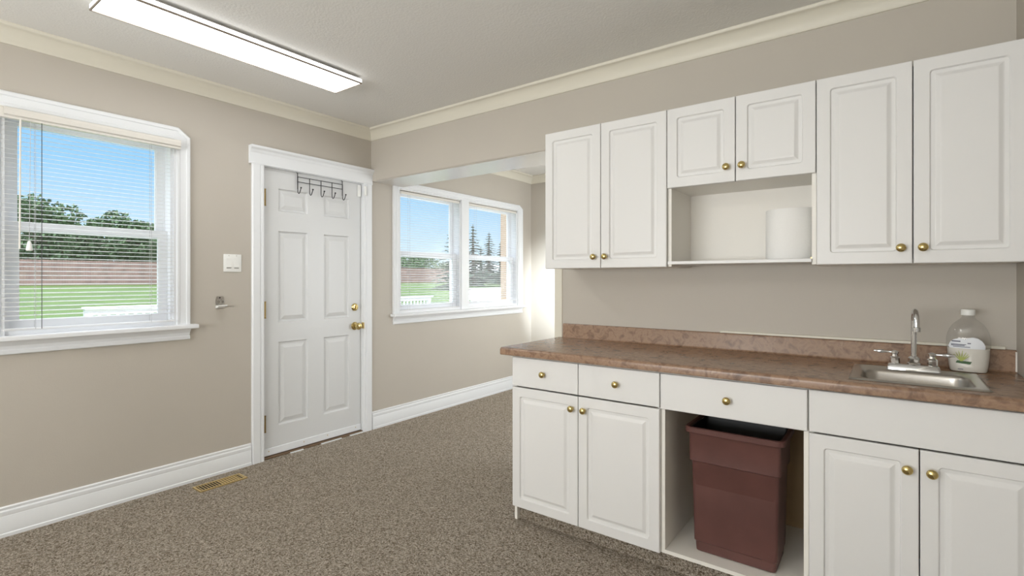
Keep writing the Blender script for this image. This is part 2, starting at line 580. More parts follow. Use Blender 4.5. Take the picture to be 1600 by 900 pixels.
# ------------------------------------------------------------------ blinds
def blind(x, y0, y1, z0, z1, hy0, hy1, hx, hh, label, wand=True):
    t = thing('window_blind', (x, (y0 + y1) / 2, z1), label, 'blind', None)
    bm = B()
    # headrail: closed channel with a lip
    pr = [(-hx, 0), (hx, 0), (hx, hh - 0.006), (hx + 0.003, hh - 0.004), (hx + 0.003, hh), (-hx, hh)]
    loops(bm, [[(x + a, y, z1 + b) for a, b in pr] for y in (hy0, hy1)])
    obj('headrail', bm, SLATC, t)
    if wand:
        bm = B()
        pr2 = [(hx + 0.004, 0.012), (hx + 0.010, 0.016), (hx + 0.012, 0.036), (hx + 0.008, hh - 0.004), (hx + 0.004, hh - 0.004)]
        loops(bm, [[(x + a, y, z1 + b) for a, b in pr2] for y in (hy0 + 0.012, hy1 - 0.003)])
        obj('valance', bm, SLATC, t)
    # slats, outer edge raised
    bm = B()
    pitch, wd, tilt, th = 0.0222, 0.0245, radians(9), 0.0007
    n = int((z1 - z0 - 0.03) / pitch)
    for i in range(n):
        z = z1 - 0.018 - i * pitch
        top, bot = [], []
        for k in range(5):
            s = (k / 4 - 0.5) * wd
            c = 0.0016 * (1 - (2 * k / 4 - 1) ** 2)
            X = x + s * cos(tilt)
            Z = z - s * sin(tilt) + c
            top.append((X, Z + th))
            bot.append((X, Z))
        ring = top + bot[::-1]
        loops(bm, [[(X, y, Z) for X, Z in ring] for y in (y0, y1)])
    obj('slats', bm, SLAT, t)
    obj('bottom_rail', bbox(x - 0.013, x + 0.013, y0, y1, z0, z0 + 0.012, 0.003), SLAT, t)
    for yy in (y0 + 0.12, (y1 - 0.12)):
        for s in (-0.0135, 0.0135):
            obj('ladder_cord', tube(B(), [(x + s, yy, z0 + 0.006), (x + s, yy, z1)], 0.0009, 5), CORD, t)
    return t

b1 = blind(XA + 0.040, 0.513, 1.255, 1.015, 2.062, 0.505, 1.288, 0.016, 0.052,
           'white mini blind with headrail over the large window left of the door')
# tilt wand and pull cord of the first blind
bm = tube(B(), [(XA + 0.066, 0.575, 2.062), (XA + 0.066, 0.572, 1.42)], 0.004, 6)
obj('tilt_wand', bm, CLEARP if False else SLATC, b1)
bm = tube(B(), [(XA + 0.064, 0.612, 2.062), (XA + 0.066, 0.607, 1.46)], 0.0012, 5)
obj('pull_cord', bm, CORD, b1)
bm = lathe(B(), [(0.004, 0.05), (0.007, 0.045), (0.012, 0.02), (0.014, 0.004), (0.010, 0)], Matrix.Translation((XA + 0.066, 0.607, 1.412)), 12)
obj('cord_tassel', bm, PLAST, b1, True)
bm = tube(B(), [(XA + 0.058, 0.655, 2.062), (XA + 0.058, 0.655, 1.02)], 0.0016, 5)
obj('lift_cord', bm, BLACKM, b1)
b2 = blind(XA - 0.014, 3.062, 3.862, 0.985, 2.044, 3.060, 3.864, 0.012, 0.034,
           'left one of the two white mini blinds in the double window', wand=False)
b3 = blind(XA - 0.014, 3.995, 4.850, 1.02, 2.044, 3.993, 4.852, 0.012, 0.034,
           'right one of the two white mini blinds in the double window', wand=False)

# ------------------------------------------------------------------ back door
dr = thing('door_1', (XA, 2.24, 0), kind='structure')
DX = XA - 0.020
def panel_cell(bm, f, u0, u1, v0, v1, prof, r=0.004):
    L = []
    cu, cv = (u0 + u1) / 2, (v0 + v1) / 2
    for ins, d, rad in prof:
        L.append([f(cu + a, cv + b, -d) for a, b in rr(u1 - u0 - 2 * ins, v1 - v0 - 2 * ins, rad, 3)])
    rows = [[bm.verts.new(p) for p in lp] for lp in L]
    n = len(rows[0])
    for a, b in zip(rows, rows[1:]):
        for i in range(n):
            j = (i + 1) % n
            bm.faces.new((a[i], a[j], b[j], b[i]))
    bm.faces.new(rows[-1])

bm = B()
y0, y1, z0, z1 = 1.828, 2.658, 0.018, 2.062
ucuts = [y0, 1.944, 2.176, 2.312, 2.542, y1]
vcuts = [z0, 0.218, 0.818, 0.960, 1.620, 1.762, 1.925, z1]
fd = lambda u, v, d: (DX + d, u, v)
for i in range(5):
    for j in range(7):
        a, b, c, d = ucuts[i], ucuts[i + 1], vcuts[j], vcuts[j + 1]
        if i in (1, 3) and j in (1, 3, 5):
            panel_cell(bm, fd, a, b, c, d, [(0, 0, 0.0001), (0.005, 0.009, 0.0001), (0.009, 0.012, 0.0001), (0.018, 0.012, 0.0001), (0.024, 0.009, 0.0001), (0.046, 0.002, 0.0001)])
        else:
            bm.faces.new([bm.verts.new(fd(*q, 0)) for q in ((a, c), (b, c), (b, d), (a, d))])
bmesh.ops.remove_doubles(bm, verts=bm.verts[:], dist=2e-4)
# sides and back
P = [(y0, z0), (y1, z0), (y1, z1), (y0, z1)]
fr_ = [bm.verts.new(fd(u, v, 0)) for u, v in P]
bk = [bm.verts.new(fd(u, v, -0.044)) for u, v in P]
for i in range(4):
    j = (i + 1) % 4
    bm.faces.new((fr_[i], fr_[j], bk[j], bk[i]))
bm.faces.new(bk)
slab = obj('door_slab', bm, DOORM, dr)
obj('door_sweep', bbox(DX, DX + 0.007, y0 + 0.004, y1 - 0.004, 0.020, 0.070, 0.002), TRIM, slab)
bm = B()
for yy in (1.87, 2.14, 2.34, 2.60):
    lathe(bm, [(0.004, 0), (0.003, 0.002)], Matrix.Translation((DX + 0.007, yy, 0.050)) @ Matrix.Rotation(pi / 2, 4, 'Y'), 8)
obj('screw', bm, BRASSD, slab)
RX = Matrix.Rotation(pi / 2, 4, 'Y')
def brass_at(y, z):
    return Matrix.Translation((DX, y, z)) @ RX
bm = lathe(B(), [(0.033, 0), (0.033, 0.004), (0.026, 0.010), (0.013, 0.014), (0.011, 0.032), (0.018, 0.036), (0.027, 0.044), (0.029, 0.053), (0.025, 0.062), (0.014, 0.067), (0.002, 0.068)], brass_at(2.596, 0.886), 28)
obj('door_knob', bm, BRASS, slab, True)
bm = lathe(B(), [(0.031, 0), (0.031, 0.005), (0.026, 0.012), (0.020, 0.014), (0.002, 0.014)], brass_at(2.596, 1.041), 28)
box(bm, DX + 0.012, DX + 0.026, 2.591, 2.601, 1.027, 1.055)
obj('deadbolt', bm, BRASS, slab, True)
for zc in (1.845, 1.055, 0.255):
    hxx, hyy = XA + 0.008, 1.8315
    bm = tube(B(), [(hxx, hyy, zc - 0.052), (hxx, hyy, zc + 0.052)], 0.0065, 10)
    for k in (-0.056, 0.056):
        lathe(bm, [(0.0075, -0.004), (0.0075, 0.004)], Matrix.Translation((hxx, hyy, zc + k)), 10)
    box(bm, DX + 0.0005, hxx, hyy - 0.0015, hyy + 0.0015, zc - 0.05, zc + 0.05)
    box(bm, DX + 0.0003, DX + 0.0018, hyy - 0.0015, hyy + 0.012, zc - 0.05, zc + 0.05)
    obj('hinge', bm, HINGE, slab)
obj('strike_plate', bbox(XA - 0.012, XA + 0.0205, 2.6565, 2.662, 0.862, 0.912, 0.001), BRASSD, dr)
# casing, with a stepped profile
cpz = [(0, 0), (0, 0.013), (0.006, 0.017), (0.020, 0.017), (0.026, 0.013), (0.034, 0.019), (0.084, 0.019), (0.090, 0.014), (0.090, 0)]
for nm, ya, sgn in (('left', 1.824, -1), ('right', 2.661, 1)):
    bm = B()
    loops(bm, [[(XA + h, ya + sgn * s * 0.94, z) for s, h in cpz] for z in (0, 2.066)])
    obj('casing', bm, TRIM, dr)
# jambs and stop behind the casing
bm = B()
box(bm, XA - 0.148, XA, 1.8222, 1.8262, 0, 2.066)
box(bm, XA - 0.148, XA, 2.6595, 2.6628, 0, 2.066)
box(bm, XA - 0.148, XA, 1.8262, 2.6595, 2.0635, 2.0668)
obj('door_jamb', bm, TRIM, dr)
bm = B()
loops(bm, [[(XA + s, y, z) for s, z in ((0, 2.066), (0.022, 2.066), (0.022, 2.074), (0.019, 2.078), (0.019, 2.142), (0.024, 2.150), (0.030, 2.163), (0.042, 2.172), (0.045, 2.176), (0.045, 2.190), (0, 2.190))] for y in (1.722, 2.7465)])
obj('door_header', bm, TRIM, dr)
bm = bbox(XA - 0.149, XA + 0.004, 1.827, 2.659, 0.0, 0.014, 0.003)
obj('threshold', bm, WOODT, dr)
bm = B()
for a, b in ((2.02, 2.12), (2.27, 2.45), (2.53, 2.655)):
    box(bm, XA + 0.004, XA + 0.016, a, b, 0.0, 0.007)
obj('threshold_strip', bm, TRIM, dr)

# door alarm sensor
s = thing('alarm_sensor', (DX, 2.63, 1.99), 'small white contact alarm sensor at the top right corner of the door', 'alarm sensor')
obj('sensor_body', bbox(DX, DX + 0.016, 2.620, 2.650, 1.955, 2.052, 0.005, 3), PLAST, s, True)
obj('magnet', bbox(XA + 0.018, XA + 0.032, 2.664, 2.682, 1.965, 2.045, 0.004, 3), PLAST, s, True)

# over-the-door hook rack
hk = thing('over_door_hook_rack', (DX, 2.25, 2.06), 'black wire over-the-door rack with five hooks hanging on the white door', 'hook rack')
hx = DX + 0.012
def q(y, z, d=0.0):
    return (hx + d, y, z)
bm = B()
yl, yr = 2.085, 2.470
for yy in (yl, yr):
    tube(bm, [(DX - 0.03, yy, 2.0628), (DX + 0.002, yy, 2.0628), (hx, yy, 2.058), (hx, yy, 1.94)], 0.0034, 8)
for zz in (2.031, 1.994):
    tube(bm, [q(yl, zz), q(yr, zz)], 0.0027, 8)
obj('wire_frame', bm, BLACKM, hk, True)
for k in range(5):
    yy = yl + (yr - yl) * k / 4
    bm = tube(B(), [q(yy, 2.031, 0.003), q(yy, 1.93, 0.003), q(yy, 1.914, 0.006), q(yy, 1.905, 0.016), q(yy, 1.908, 0.027), q(yy, 1.925, 0.038), q(yy, 1.942, 0.046)], 0.003, 8)
    bmesh.ops.create_uvsphere(bm, u_segments=10, v_segments=8, radius=0.0062, matrix=Matrix.Translation(q(yy, 1.945, 0.047)))
    obj('hook', bm, BLACKM, hk, True)

# light switch
sw = thing('light_switch', (XA, 1.614, 1.378), 'white double rocker light switch on the wall left of the door', 'light switch')
obj('switch_plate', bbox(XA, XA + 0.006, 1.557, 1.672, 1.320, 1.437, 0.003, 2), PLAST, sw, True)
for yy in (1.590, 1.639):
    bm = B()
    pr = [(0.006, 1.347), (0.008, 1.347), (0.0115, 1.352), (0.0075, 1.378), (0.0075, 1.410), (0.006, 1.410)]
    loops(bm, [[(XA + a, y, z) for a, z in pr] for y in (yy - 0.016, yy + 0.016)])
    obj('rocker', bm, PLAST, sw)
    obj('screw', lathe(B(), [(0.003, 0), (0.002, 0.0015)], Matrix.Translation((XA + 0.006, yy, 1.427)) @ RX, 8), STEEL, sw)
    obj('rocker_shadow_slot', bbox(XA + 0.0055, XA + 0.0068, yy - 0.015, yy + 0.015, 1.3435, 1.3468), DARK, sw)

# wall mounted bottle opener bracket
oh = thing('wall_bracket', (XA, 1.54, 1.12), 'small silver wall bracket with two round holes below the light switch', 'wall bracket')
bm = B()
loops(bm, [[(XA + d, 1.535 + a, 1.118 + b) for a, b in rr(w_, 0.085, 0.015, 4)] for d, w_ in ((0, 0.05), (0.003, 0.05))])
obj('back_plate', bm, STEEL, oh, True)
bm = B()
for dy in (-0.012, 0.013):
    tube(bm, [(XA + 0.012, 1.535 + dy + 0.011 * cos(a * pi / 8), 1.122 + 0.013 * sin(a * pi / 8)) for a in range(17)], 0.003, 6)
obj('ring', bm, STEEL, oh, True)
obj('screw', lathe(B(), [(0.005, 0), (0.003, 0.003)], Matrix.Translation((XA + 0.003, 1.535, 1.15)) @ RX, 10), DARK, oh)
bm = B()
pr = [(0.003, 1.100), (0.035, 1.096), (0.046, 1.104), (0.048, 1.100), (0.036, 1.088), (0.003, 1.082)]
loops(bm, [[(XA + a, y, z) for a, z in pr] for y in (1.508, 1.562)])
obj('cup', bm, PLAST, oh)
obj('pin', tube(B(), [(XA + 0.04, 1.55, 1.092), (XA + 0.055, 1.60, 1.088)], 0.002, 6), STEEL, oh)

# ------------------------------------------------------------------ floor register
fr = thing('floor_register', (-3.335, 1.465, 0), 'brass slotted floor register in the carpet by the left baseboard', 'floor vent')
A0, A1, C0, C1 = -3.395, -3.285, 1.328, 1.605
bm = B()
t_ = 0.011
for a in ((A0, A1, C0, C0 + t_), (A0, A1, C1 - t_, C1), (A0, A0 + t_, C0 + t_, C1 - t_), (A1 - t_, A1, C0 + t_, C1 - t_)):
    box(bm, *a, 0.0, 0.007)
obj('register_frame', bm, BRASSD, fr)
obj('register_well', bbox(A0 + t_, A1 - t_, C0 + t_, C1 - t_, 0.0002, 0.001), DARK, fr)
bm = B()
n = 16
for i in range(n):
    y = C0 + t_ + (i + 0.62) * (C1 - C0 - 2 * t_) / n
    box(bm, A0 + t_, A1 - t_, y - 0.0030, y + 0.0030, 0.0048, 0.0062)
obj('louvres', bm, BRASSD, fr)
bm = B()
for i in range(8, 15):
    y = C0 + t_ + (i + 0.12) * (C1 - C0 - 2 * t_) / n
    box(bm, A0 + t_, A1 - t_, y - 0.0038, y + 0.0038, 0.0015, 0.0030)
obj('damper', bm, BRASSD, fr)

# ------------------------------------------------------------------ ceiling lights
def ceiling_light(x0, x1, ya, yb_, label):
    t = thing('ceiling_light', ((x0 + x1) / 2, (ya + yb_) / 2, ZC), label, 'ceiling light', None)
    zb = 2.479
    obj('diffuser', bbox(x0 + 0.004, x1 - 0.004, ya + 0.004, yb_ - 0.004, zb, zb + 0.006), LIGHTM, t)
    bm = B()
    k = 0.002
    for a in ((x0, x1, ya, ya + k), (x0, x1, yb_ - k, yb_), (x0, x0 + k, ya + k, yb_ - k), (x1 - k, x1, ya + k, yb_ - k)):
        box(bm, *a, zb + 0.0045, zb + 0.024)
    obj('side_band', bm, LIGHTS, t)
    bm = B()
    k = 0.006
    for a in ((x0 - 0.001, x1 + 0.001, ya - 0.001, ya + k), (x0 - 0.001, x1 + 0.001, yb_ - k, yb_ + 0.001), (x0 - 0.001, x0 + k, ya + k, yb_ - k), (x1 - k, x1 + 0.001, ya + k, yb_ - k)):
        box(bm, *a, zb - 0.004, zb + 0.0045)
    obj('edge_trim', bm, PAN, t)
    obj('back_plate', bbox(x0 + 0.002, x1 - 0.002, ya + 0.002, yb_ - 0.002, zb + 0.024, zb + 0.028), CAB, t)
    bm = B()
    xm0, xm1 = x0 + 0.03, x1 - 0.03
    box(bm, xm0, xm1, ya + 0.03, yb_ - 0.03, zb + 0.028, ZC)
    obj('mounting_pan', bm, CAB, t)
    L = yb_ - ya
    for i in range(4):
        a = ya + 0.05 + i * (L - 0.08) / 4
        obj('slot', bbox(xm0 - 0.002, xm1 + 0.002, a, a + L / 4 - 0.05, zb + 0.031, zb + 0.042), PAN, t)
    return t
ceiling_light(-2.875, -2.605, 0.705, 1.968, 'long lit white rectangular ceiling light above the left window')
ceiling_light(-1.55, -1.28, -1.90, -0.637, 'matching lit ceiling light added at the rear of the room for fill, outside the view')  # unseen second fixture, added for more light in the room

# ------------------------------------------------------------------ cabinets
DPROF = [(0, 0.0, 0.002), (0.046, 0.0, 0.012), (0.0475, 0.0012, 0.011), (0.0505, 0.0085, 0.009), (0.062, 0.0085, 0.001), (0.0655, 0.0075, 0.0008), (0.077, 0.0012, 0.0006), (0.080, 0.0008, 0.0005)]
def cab_door(name, parent, x0, x1, z0, z1, yf, panel=True, th=0.018):
    g = 0.0016
    x0 += g; x1 -= g
    bm = B()
    cx, cz_ = (x0 + x1) / 2, (z0 + z1) / 2
    W_, H_ = x1 - x0, z1 - z0
    L = []
    def lp(ins, d, r):
        L.append([(cx + a, yf + d, cz_ + b) for a, b in rr(W_ - 2 * ins, H_ - 2 * ins, r, 4)])
    lp(0, th, 0.001)
    lp(0, 0.0035, 0.001)
    lp(0.001, 0.0012, 0.0015)
    lp(0.0035, 0.0, 0.002)
    if panel:
        for ins, d, r in DPROF[1:]:
            lp(ins, d, r)
    loops(bm, L)
    return obj(name, bm, CAB, parent)

RXf = Matrix.Rotation(pi / 2, 4, 'X')      # +z of the profile -> -y (towards the room)
def knob(parent, x, z, yf):
    bm = lathe(B(), [(0.0085, 0), (0.0085, 0.0018), (0.0055, 0.004), (0.0050, 0.010), (0.0075, 0.0135), (0.0135, 0.0165), (0.0160, 0.0205), (0.0150, 0.0245), (0.0105, 0.0280), (0.0040, 0.0297), (0.0005, 0.030)],
               Matrix.Translation((x, yf, z)) @ RXf, 24)
    return obj('knob', bm, BRASS, parent, True, 60)

YU = 2.42
def upper(x0, x1, label, xm, kz=1.389, niche=False):
    t = thing('wall_cabinet', ((x0 + x1) / 2, YB, 1.33), label, 'wall cabinet', None)
    bm = B()
    pt = 0.016
    x0b, x1b = x0 + 0.001, x1 - 0.001
    ybk = YB - 0.001
    yfr = YU + 0.0195
    zb = 1.331
    zd = 1.711 if niche else 1.331
    if niche:
        zb = 1.332
    box(bm, x0b, x0b + pt, yfr, ybk, zb, 2.089)
    box(bm, x1b - pt, x1b, yfr, ybk, zb, 2.089)
    box(bm, x0b + pt, x1b - pt, yfr, ybk, 2.073, 2.089)
    box(bm, x0b + pt, x1b - pt, yfr, ybk, zd, zd + pt)
    box(bm, x0b + pt, x1b - pt, ybk - 0.006, ybk, zb + 0.01, 2.073)
    obj('cabinet_body', bm, CABIN, t)
    if niche:
        bm = bbox(x0b - 0.001 + 0.003, x1b - pt, YU + 0.004, ybk - 0.007, 1.342, 1.357, 0.0015)
        obj('shelf', bm, CAB, t)
        # shelf pins
        obj('shelf_pin', bbox(x1b - pt - 0.006, x1b - pt, YU + 0.03, YU + 0.04, 1.357, 1.363), BRASSD, t)
    for a, b, kx in ((x0, xm, xm - 0.036), (xm, x1, xm + 0.029)):
        d = cab_door('door', t, a, b, zd - 0.001, 2.090, YU)
        knob(d, kx, kz, YU)
    return t
upper(-1.555, -0.8565, 'tall white two-door wall cabinet nearest the opening, left of the open niche', -1.209)
upper(-0.8565, -0.2335, 'white wall cabinet with two short doors above an open niche', -0.545, 1.776, True)
upper(-0.2335, 0.392, 'tall white two-door wall cabinet above the sink', 0.079)
obj('filler_strip', bbox(0.3925, XC - 0.0005, YU + 0.002, YU + 0.02, 1.331, 2.089), CAB, bpy.data.objects['wall_cabinet.002'])

# paper towel roll in the niche
pr_ = thing('paper_towel_roll', (-0.355, 2.60, 1.357), 'large white paper towel roll standing at the right of the open niche', 'paper towel roll')
bm = lathe(B(), [(0.022, 0.0), (0.098, 0.0), (0.100, 0.003), (0.100, 0.223), (0.098, 0.226), (0.022, 0.226), (0.022, 0.0)], Matrix.Translation((-0.352, 2.605, 1.3575)), 48, False, False)
obj('paper', bm, PAPER, pr_, True)
bm = lathe(B(), [(0.0215, 0.001), (0.0215, 0.225), (0.019, 0.225), (0.019, 0.001), (0.0215, 0.001)], Matrix.Translation((-0.352, 2.605, 1.3575)), 24, False, False)
obj('cardboard_core', bm, CABTAN, pr_, True)

# ------------------------------------------------------------------ base cabinets
YF = 2.155
ZD0, ZD1, ZW0, ZW1 = 0.078, 0.705, 0.712, 0.862
def toe(parent, x0, x1):
    obj('toe_kick', bbox(x0, x1, 2.200, 2.216, 0.0, 0.076), CARPET, parent)

def base_body(t, x0, x1):
    bm = B()
    pt = 0.016
    yb_ = YB - 0.001
    yf = YF + 0.0195
    box(bm, x0, x0 + pt, yf, yb_, 0.077, 0.870)
    box(bm, x1 - pt, x1, yf, yb_, 0.077, 0.870)
    box(bm, x0 + pt, x1 - pt, yf, yb_, 0.077, 0.093)
    box(bm, x0 + pt, x1 - pt, yf, yf + 0.05, 0.854, 0.870)
    obj('cabinet_body', bm, CABIN, t)
    obj('back_panel', bbox(x0 + pt, x1 - pt, yb_ - 0.006, yb_, 0.093, 0.870), CABTAN, t)

t = thing('base_cabinet', (-1.195, 2.45, 0), 'white base cabinet with two drawers over two doors at the left end of the counter', 'base cabinet', None)
base_body(t, -1.5895, -0.7935)
toe(t, -1.572, -0.7935)
obj('foot', bbox(-1.5895, -1.5735, 2.178, 2.70, 0.0, 0.0765), CABIN, t)
obj('levelling_screw', tube(B(), [(-1.600, 2.19, 0.002), (-1.600, 2.19, 0.022)], 0.006, 8), STEEL, t)
for a, b, kx in ((-1.591, -1.1965, -1.393), (-1.1965, -0.7935, -0.996)):
    d = cab_door('drawer', t, a, b, ZW0, ZW1, YF, False)
    knob(d, kx, 0.790, YF)
for a, b, kx in ((-1.591, -1.1965, -1.228), (-1.1965, -0.7935, -1.162)):
    d = cab_door('door', t, a, b, ZD0, ZD1, YF)
    knob(d, kx, 0.644, YF)

t = thing('base_cabinet', (-0.51, 2.45, 0), 'open white base cabinet with one wide drawer above the maroon bin', 'base cabinet', None)
base_body(t, -0.7925, -0.2335)
toe(t, -0.7935, -0.2335)
d = cab_door('drawer', t, -0.7925, -0.2345, ZW0 - 0.004, ZW1, YF, False)
knob(d, -0.515, 0.784, YF)
obj('drawer_box', bbox(-0.765, -0.262, YF + 0.020, 2.62, 0.725, 0.845), CABTAN, t)

t = thing('base_cabinet', (0.08, 2.45, 0), 'white two-door base cabinet with a plain front panel under the sink', 'base cabinet', None)
base_body(t, -0.2325, 0.3925)
toe(t, -0.2335, 0.4035)
cab_door('false_drawer_front', t, -0.2325, 0.400, ZW0 - 0.002, ZW1 + 0.002, YF, False)
for a, b, kx in ((-0.2325, 0.0875, 0.055), (0.0875, 0.400, 0.119)):
    d = cab_door('door', t, a, b, ZD0, ZD1 - 0.001, YF)
    knob(d, kx, 0.636, YF)

# ------------------------------------------------------------------ countertop
ct = thing('countertop', (-0.6, 2.45, 0.872), 'brown mottled laminate countertop running over all the base cabinets', 'countertop')
X0, X1 = -1.650, XC - 0.002
zt, zu, yfr, ybk = 0.910, 0.8715, 2.128, YB - 0.0005
front = []
R_ = 0.014
for i in range(7):
    a = pi + pi / 2 * (1 - i / 6) * -1 + pi / 2
    ang = pi - (pi / 2) * (i / 6)
    front.append((yfr + R_ + R_ * cos(ang), zt - R_ + R_ * sin(ang)))
low = [(yfr + 0.004, zu), (yfr, zu + 0.004)]
HX0, HX1, HY0, HY1 = -0.095, 0.255, 2.225, 2.500
bm = B()
def seg(xa_, xb_, ya_, yb2):
    if ya_ is None:
        poly = low + front + [(yb2, zt), (yb2, zu)]
    else:
        poly = [(ya_, zu), (ya_, zt), (yb2, zt), (yb2, zu)]
    loops(bm, [[(x, y, z) for y, z in poly] for x in (xa_, xb_)])
seg(X0, HX0, None, ybk)
seg(HX1, X1, None, ybk)
seg(HX0, HX1, None, HY0)
seg(HX0, HX1, HY1, ybk)
obj('worktop', bm, LAM, ct, True, 30)
bm = B()
poly = [(ybk, zt - 0.002), (YB - 0.034, zt - 0.002), (YB - 0.030, zt + 0.0005), (YB - 0.024, zt + 0.004), (YB - 0.021, zt + 0.010), (YB - 0.020, 0.988), (YB - 0.017, 0.994), (YB - 0.012, 0.996), (ybk, 0.996)]
loops(bm, [[(x, y, z) for y, z in poly] for x in (-1.620, X1)])
obj('backsplash', bm, LAM, ct, True, 30)
obj('caulk_bead', bbox(XC - 0.006, XC - 0.001, YB - 0.026, YB - 0.020, 0.913, 0.99, 0.001), CABIN, ct)

st_ = thing('trim_strip', (-0.16, 2.737, 0.996), 'thin white strip lying along the top of the brown backsplash', 'trim strip')
obj('strip', bbox(-0.688, 0.372, YB - 0.018, YB - 0.001, 0.9962, 1.008, 0.002), CROWN, st_)

# ------------------------------------------------------------------ sink
sk = thing('sink', (0.08, 2.39, 0.910), 'small square stainless steel bar sink set in the brown countertop', 'sink')
bm = B()
cx, cy_ = 0.081, 2.389
L = []
def sl(w_, h_, r, z, dy=0.0, dx=0.0):
    L.append([(cx + dx + a, cy_ + dy + b, z) for a, b in rr(w_, h_, r, 6)])
sl(0.378, 0.372, 0.014, 0.9102)
sl(0.386, 0.380, 0.016, 0.9108)
sl(0.380, 0.374, 0.016, 0.9150)
sl(0.366, 0.360, 0.016, 0.9160)
sl(0.356, 0.350, 0.016, 0.9138)
sl(0.322, 0.250, 0.055, 0.9135, -0.036)
sl(0.314, 0.242, 0.052, 0.9100, -0.036)
sl(0.310, 0.238, 0.050, 0.9000, -0.036)
sl(0.300, 0.230, 0.050, 0.8000, -0.036)
sl(0.280, 0.210, 0.050, 0.7750, -0.036)
sl(0.200, 0.140, 0.040, 0.7680, -0.036)
sl(0.080, 0.080, 0.039, 0.7660, -0.036)
loops(bm, L, cap0=False)
obj('sink_basin', bm, STEEL, sk, True, 50)
obj('drain', lathe(B(), [(0.040, 0), (0.040, 0.003), (0.030, 0.003), (0.026, 0.0008), (0.001, 0.0008)], Matrix.Translation((cx, cy_ - 0.036, 0.7662)), 24), CHROME, sk, True)

# ------------------------------------------------------------------ faucet
FY = 2.535
fc = thing('faucet', (0.083, FY, 0.914), 'chrome gooseneck faucet with two lever handles behind the sink', 'faucet')
bm = B()
L = []
for w_, h_, z in ((0.168, 0.056, 0.9140), (0.168, 0.056, 0.9165), (0.158, 0.046, 0.934), (0.152, 0.040, 0.937)):
    L.append([(0.083 + a, FY + b, z) for a, b in rr(w_, h_, 0.008, 4)])
loops(bm, L)
obj('base_plate', bm, CHROME, fc, True, 40)
bm = lathe(B(), [(0.021, 0), (0.021, 0.005), (0.017, 0.008), (0.018, 0.024), (0.014, 0.030), (0.010, 0.032)], Matrix.Translation((0.085, FY, 0.937)), 8)
obj('spout_base', bm, CHROME, fc)
pts = [(0.085, FY, 0.96), (0.085, FY, 1.05), (0.085, FY, 1.105)]
R_ = 0.043
ddx, ddy = 0.06, -0.998
for i in range(1, 13):
    a = pi * i / 12
    s = R_ * (1 - cos(a))
    pts.append((0.085 + ddx * s, FY + ddy * s, 1.105 + R_ * sin(a)))
e_ = pts[-1]
pts.append((e_[0], e_[1], 1.088))
bm = tube(B(), pts, 0.0095, 16)
obj('spout', bm, CHROME, fc, True, 60)
obj('aerator', lathe(B(), [(0.0095, 0.018), (0.0125, 0.016), (0.0125, 0.0), (0.009, 0.0)], Matrix.Translation((e_[0], e_[1], 1.072)), 20), CHROME, fc, True, 40)
for sgn, xx in ((-1, 0.026), (1, 0.141)):
    h = obj('handle_hub', lathe(B(), [(0.0165, 0), (0.0165, 0.022), (0.012, 0.027), (0.010, 0.036), (0.0135, 0.040), (0.0135, 0.046), (0.005, 0.050)], Matrix.Translation((xx, FY, 0.937)), 8), CHROME, fc)
    base = Vector((xx, FY, 0.980))
    d = Vector((sgn, -0.15 if sgn > 0 else 0.0, 0.02)).normalized()
    ds = [0.0, 0.012, 0.024, 0.034, 0.042, 0.050, 0.058, 0.068]
    rs = [0.006, 0.0042, 0.0040, 0.0050, 0.0075, 0.0082, 0.0048, 0.0032]
    obj('lever', tube(B(), [base + d * k for k in ds], 0, 12, rs), CHROME, h, True, 60)

# ------------------------------------------------------------------ soap bottle
BX, BY, BZ = 0.256, 2.655, 0.9103
rotb = math.atan2(BX, BY) * -1.0
bt = thing('soap_bottle', (BX, BY, BZ), 'clear plastic refill bottle with white cap, half full of white soap, beside the sink', 'soap bottle')
MB_ = Matrix.Translation((BX, BY, BZ)) @ Matrix.Rotation(rotb * 1.0, 4, 'Z')
PROF = [(0.052, 0.034, 0.0), (0.057, 0.038, 0.004), (0.060, 0.040, 0.02), (0.064, 0.043, 0.06), (0.066, 0.044, 0.10), (0.0655, 0.0435, 0.128),
        (0.062, 0.041, 0.148), (0.056, 0.038, 0.166), (0.047, 0.034, 0.182), (0.035, 0.028, 0.195), (0.024, 0.022, 0.205), (0.0185, 0.0185, 0.211), (0.018, 0.018, 0.226)]
def sup(a, b, z, n=40, e=2.6, sc=1.0):
    out = []
    for i in range(n):
        t = 2 * pi * i / n
        c, s_ = cos(t), sin(t)
        out.append(MB_ @ Vector((a * sc * math.copysign(abs(c) ** (2 / e), c), b * sc * math.copysign(abs(s_) ** (2 / e), s_), z)))
    return out
bm = loops(B(), [sup(a, b, z, e=2.0 if a < 0.03 else 2.6) for a, b, z in PROF])
obj('bottle_shell', bm, CLEARP, bt, True, 60)
def prof_at(z):
    for (a0, b0, z0_), (a1, b1, z1_) in zip(PROF, PROF[1:]):
        if z0_ <= z <= z1_:
            k = (z - z0_) / (z1_ - z0_)
            return a0 + (a1 - a0) * k, b0 + (b1 - b0) * k
lev = [0.002, 0.006, 0.02, 0.06, 0.092]
bm = loops(B(), [sup(*prof_at(z), z, sc=0.96) for z in lev])
obj('liquid', bm, LIQ, bt, True, 50)
obj('cap', lathe(B(), [(0.0215, 0), (0.022, 0.002), (0.022, 0.020), (0.0205, 0.0225), (0.001, 0.0225)], Matrix.Translation((BX, BY, BZ + 0.220)), 32), PLAST, bt, True, 40)
def surf(u, z, off=0.0006):
    a, b = prof_at(z)
    k = max(0.0, 1 - abs(u / a) ** 2.6) ** (1 / 2.6)
    return MB_ @ Vector((u, -(b * k + off), z))
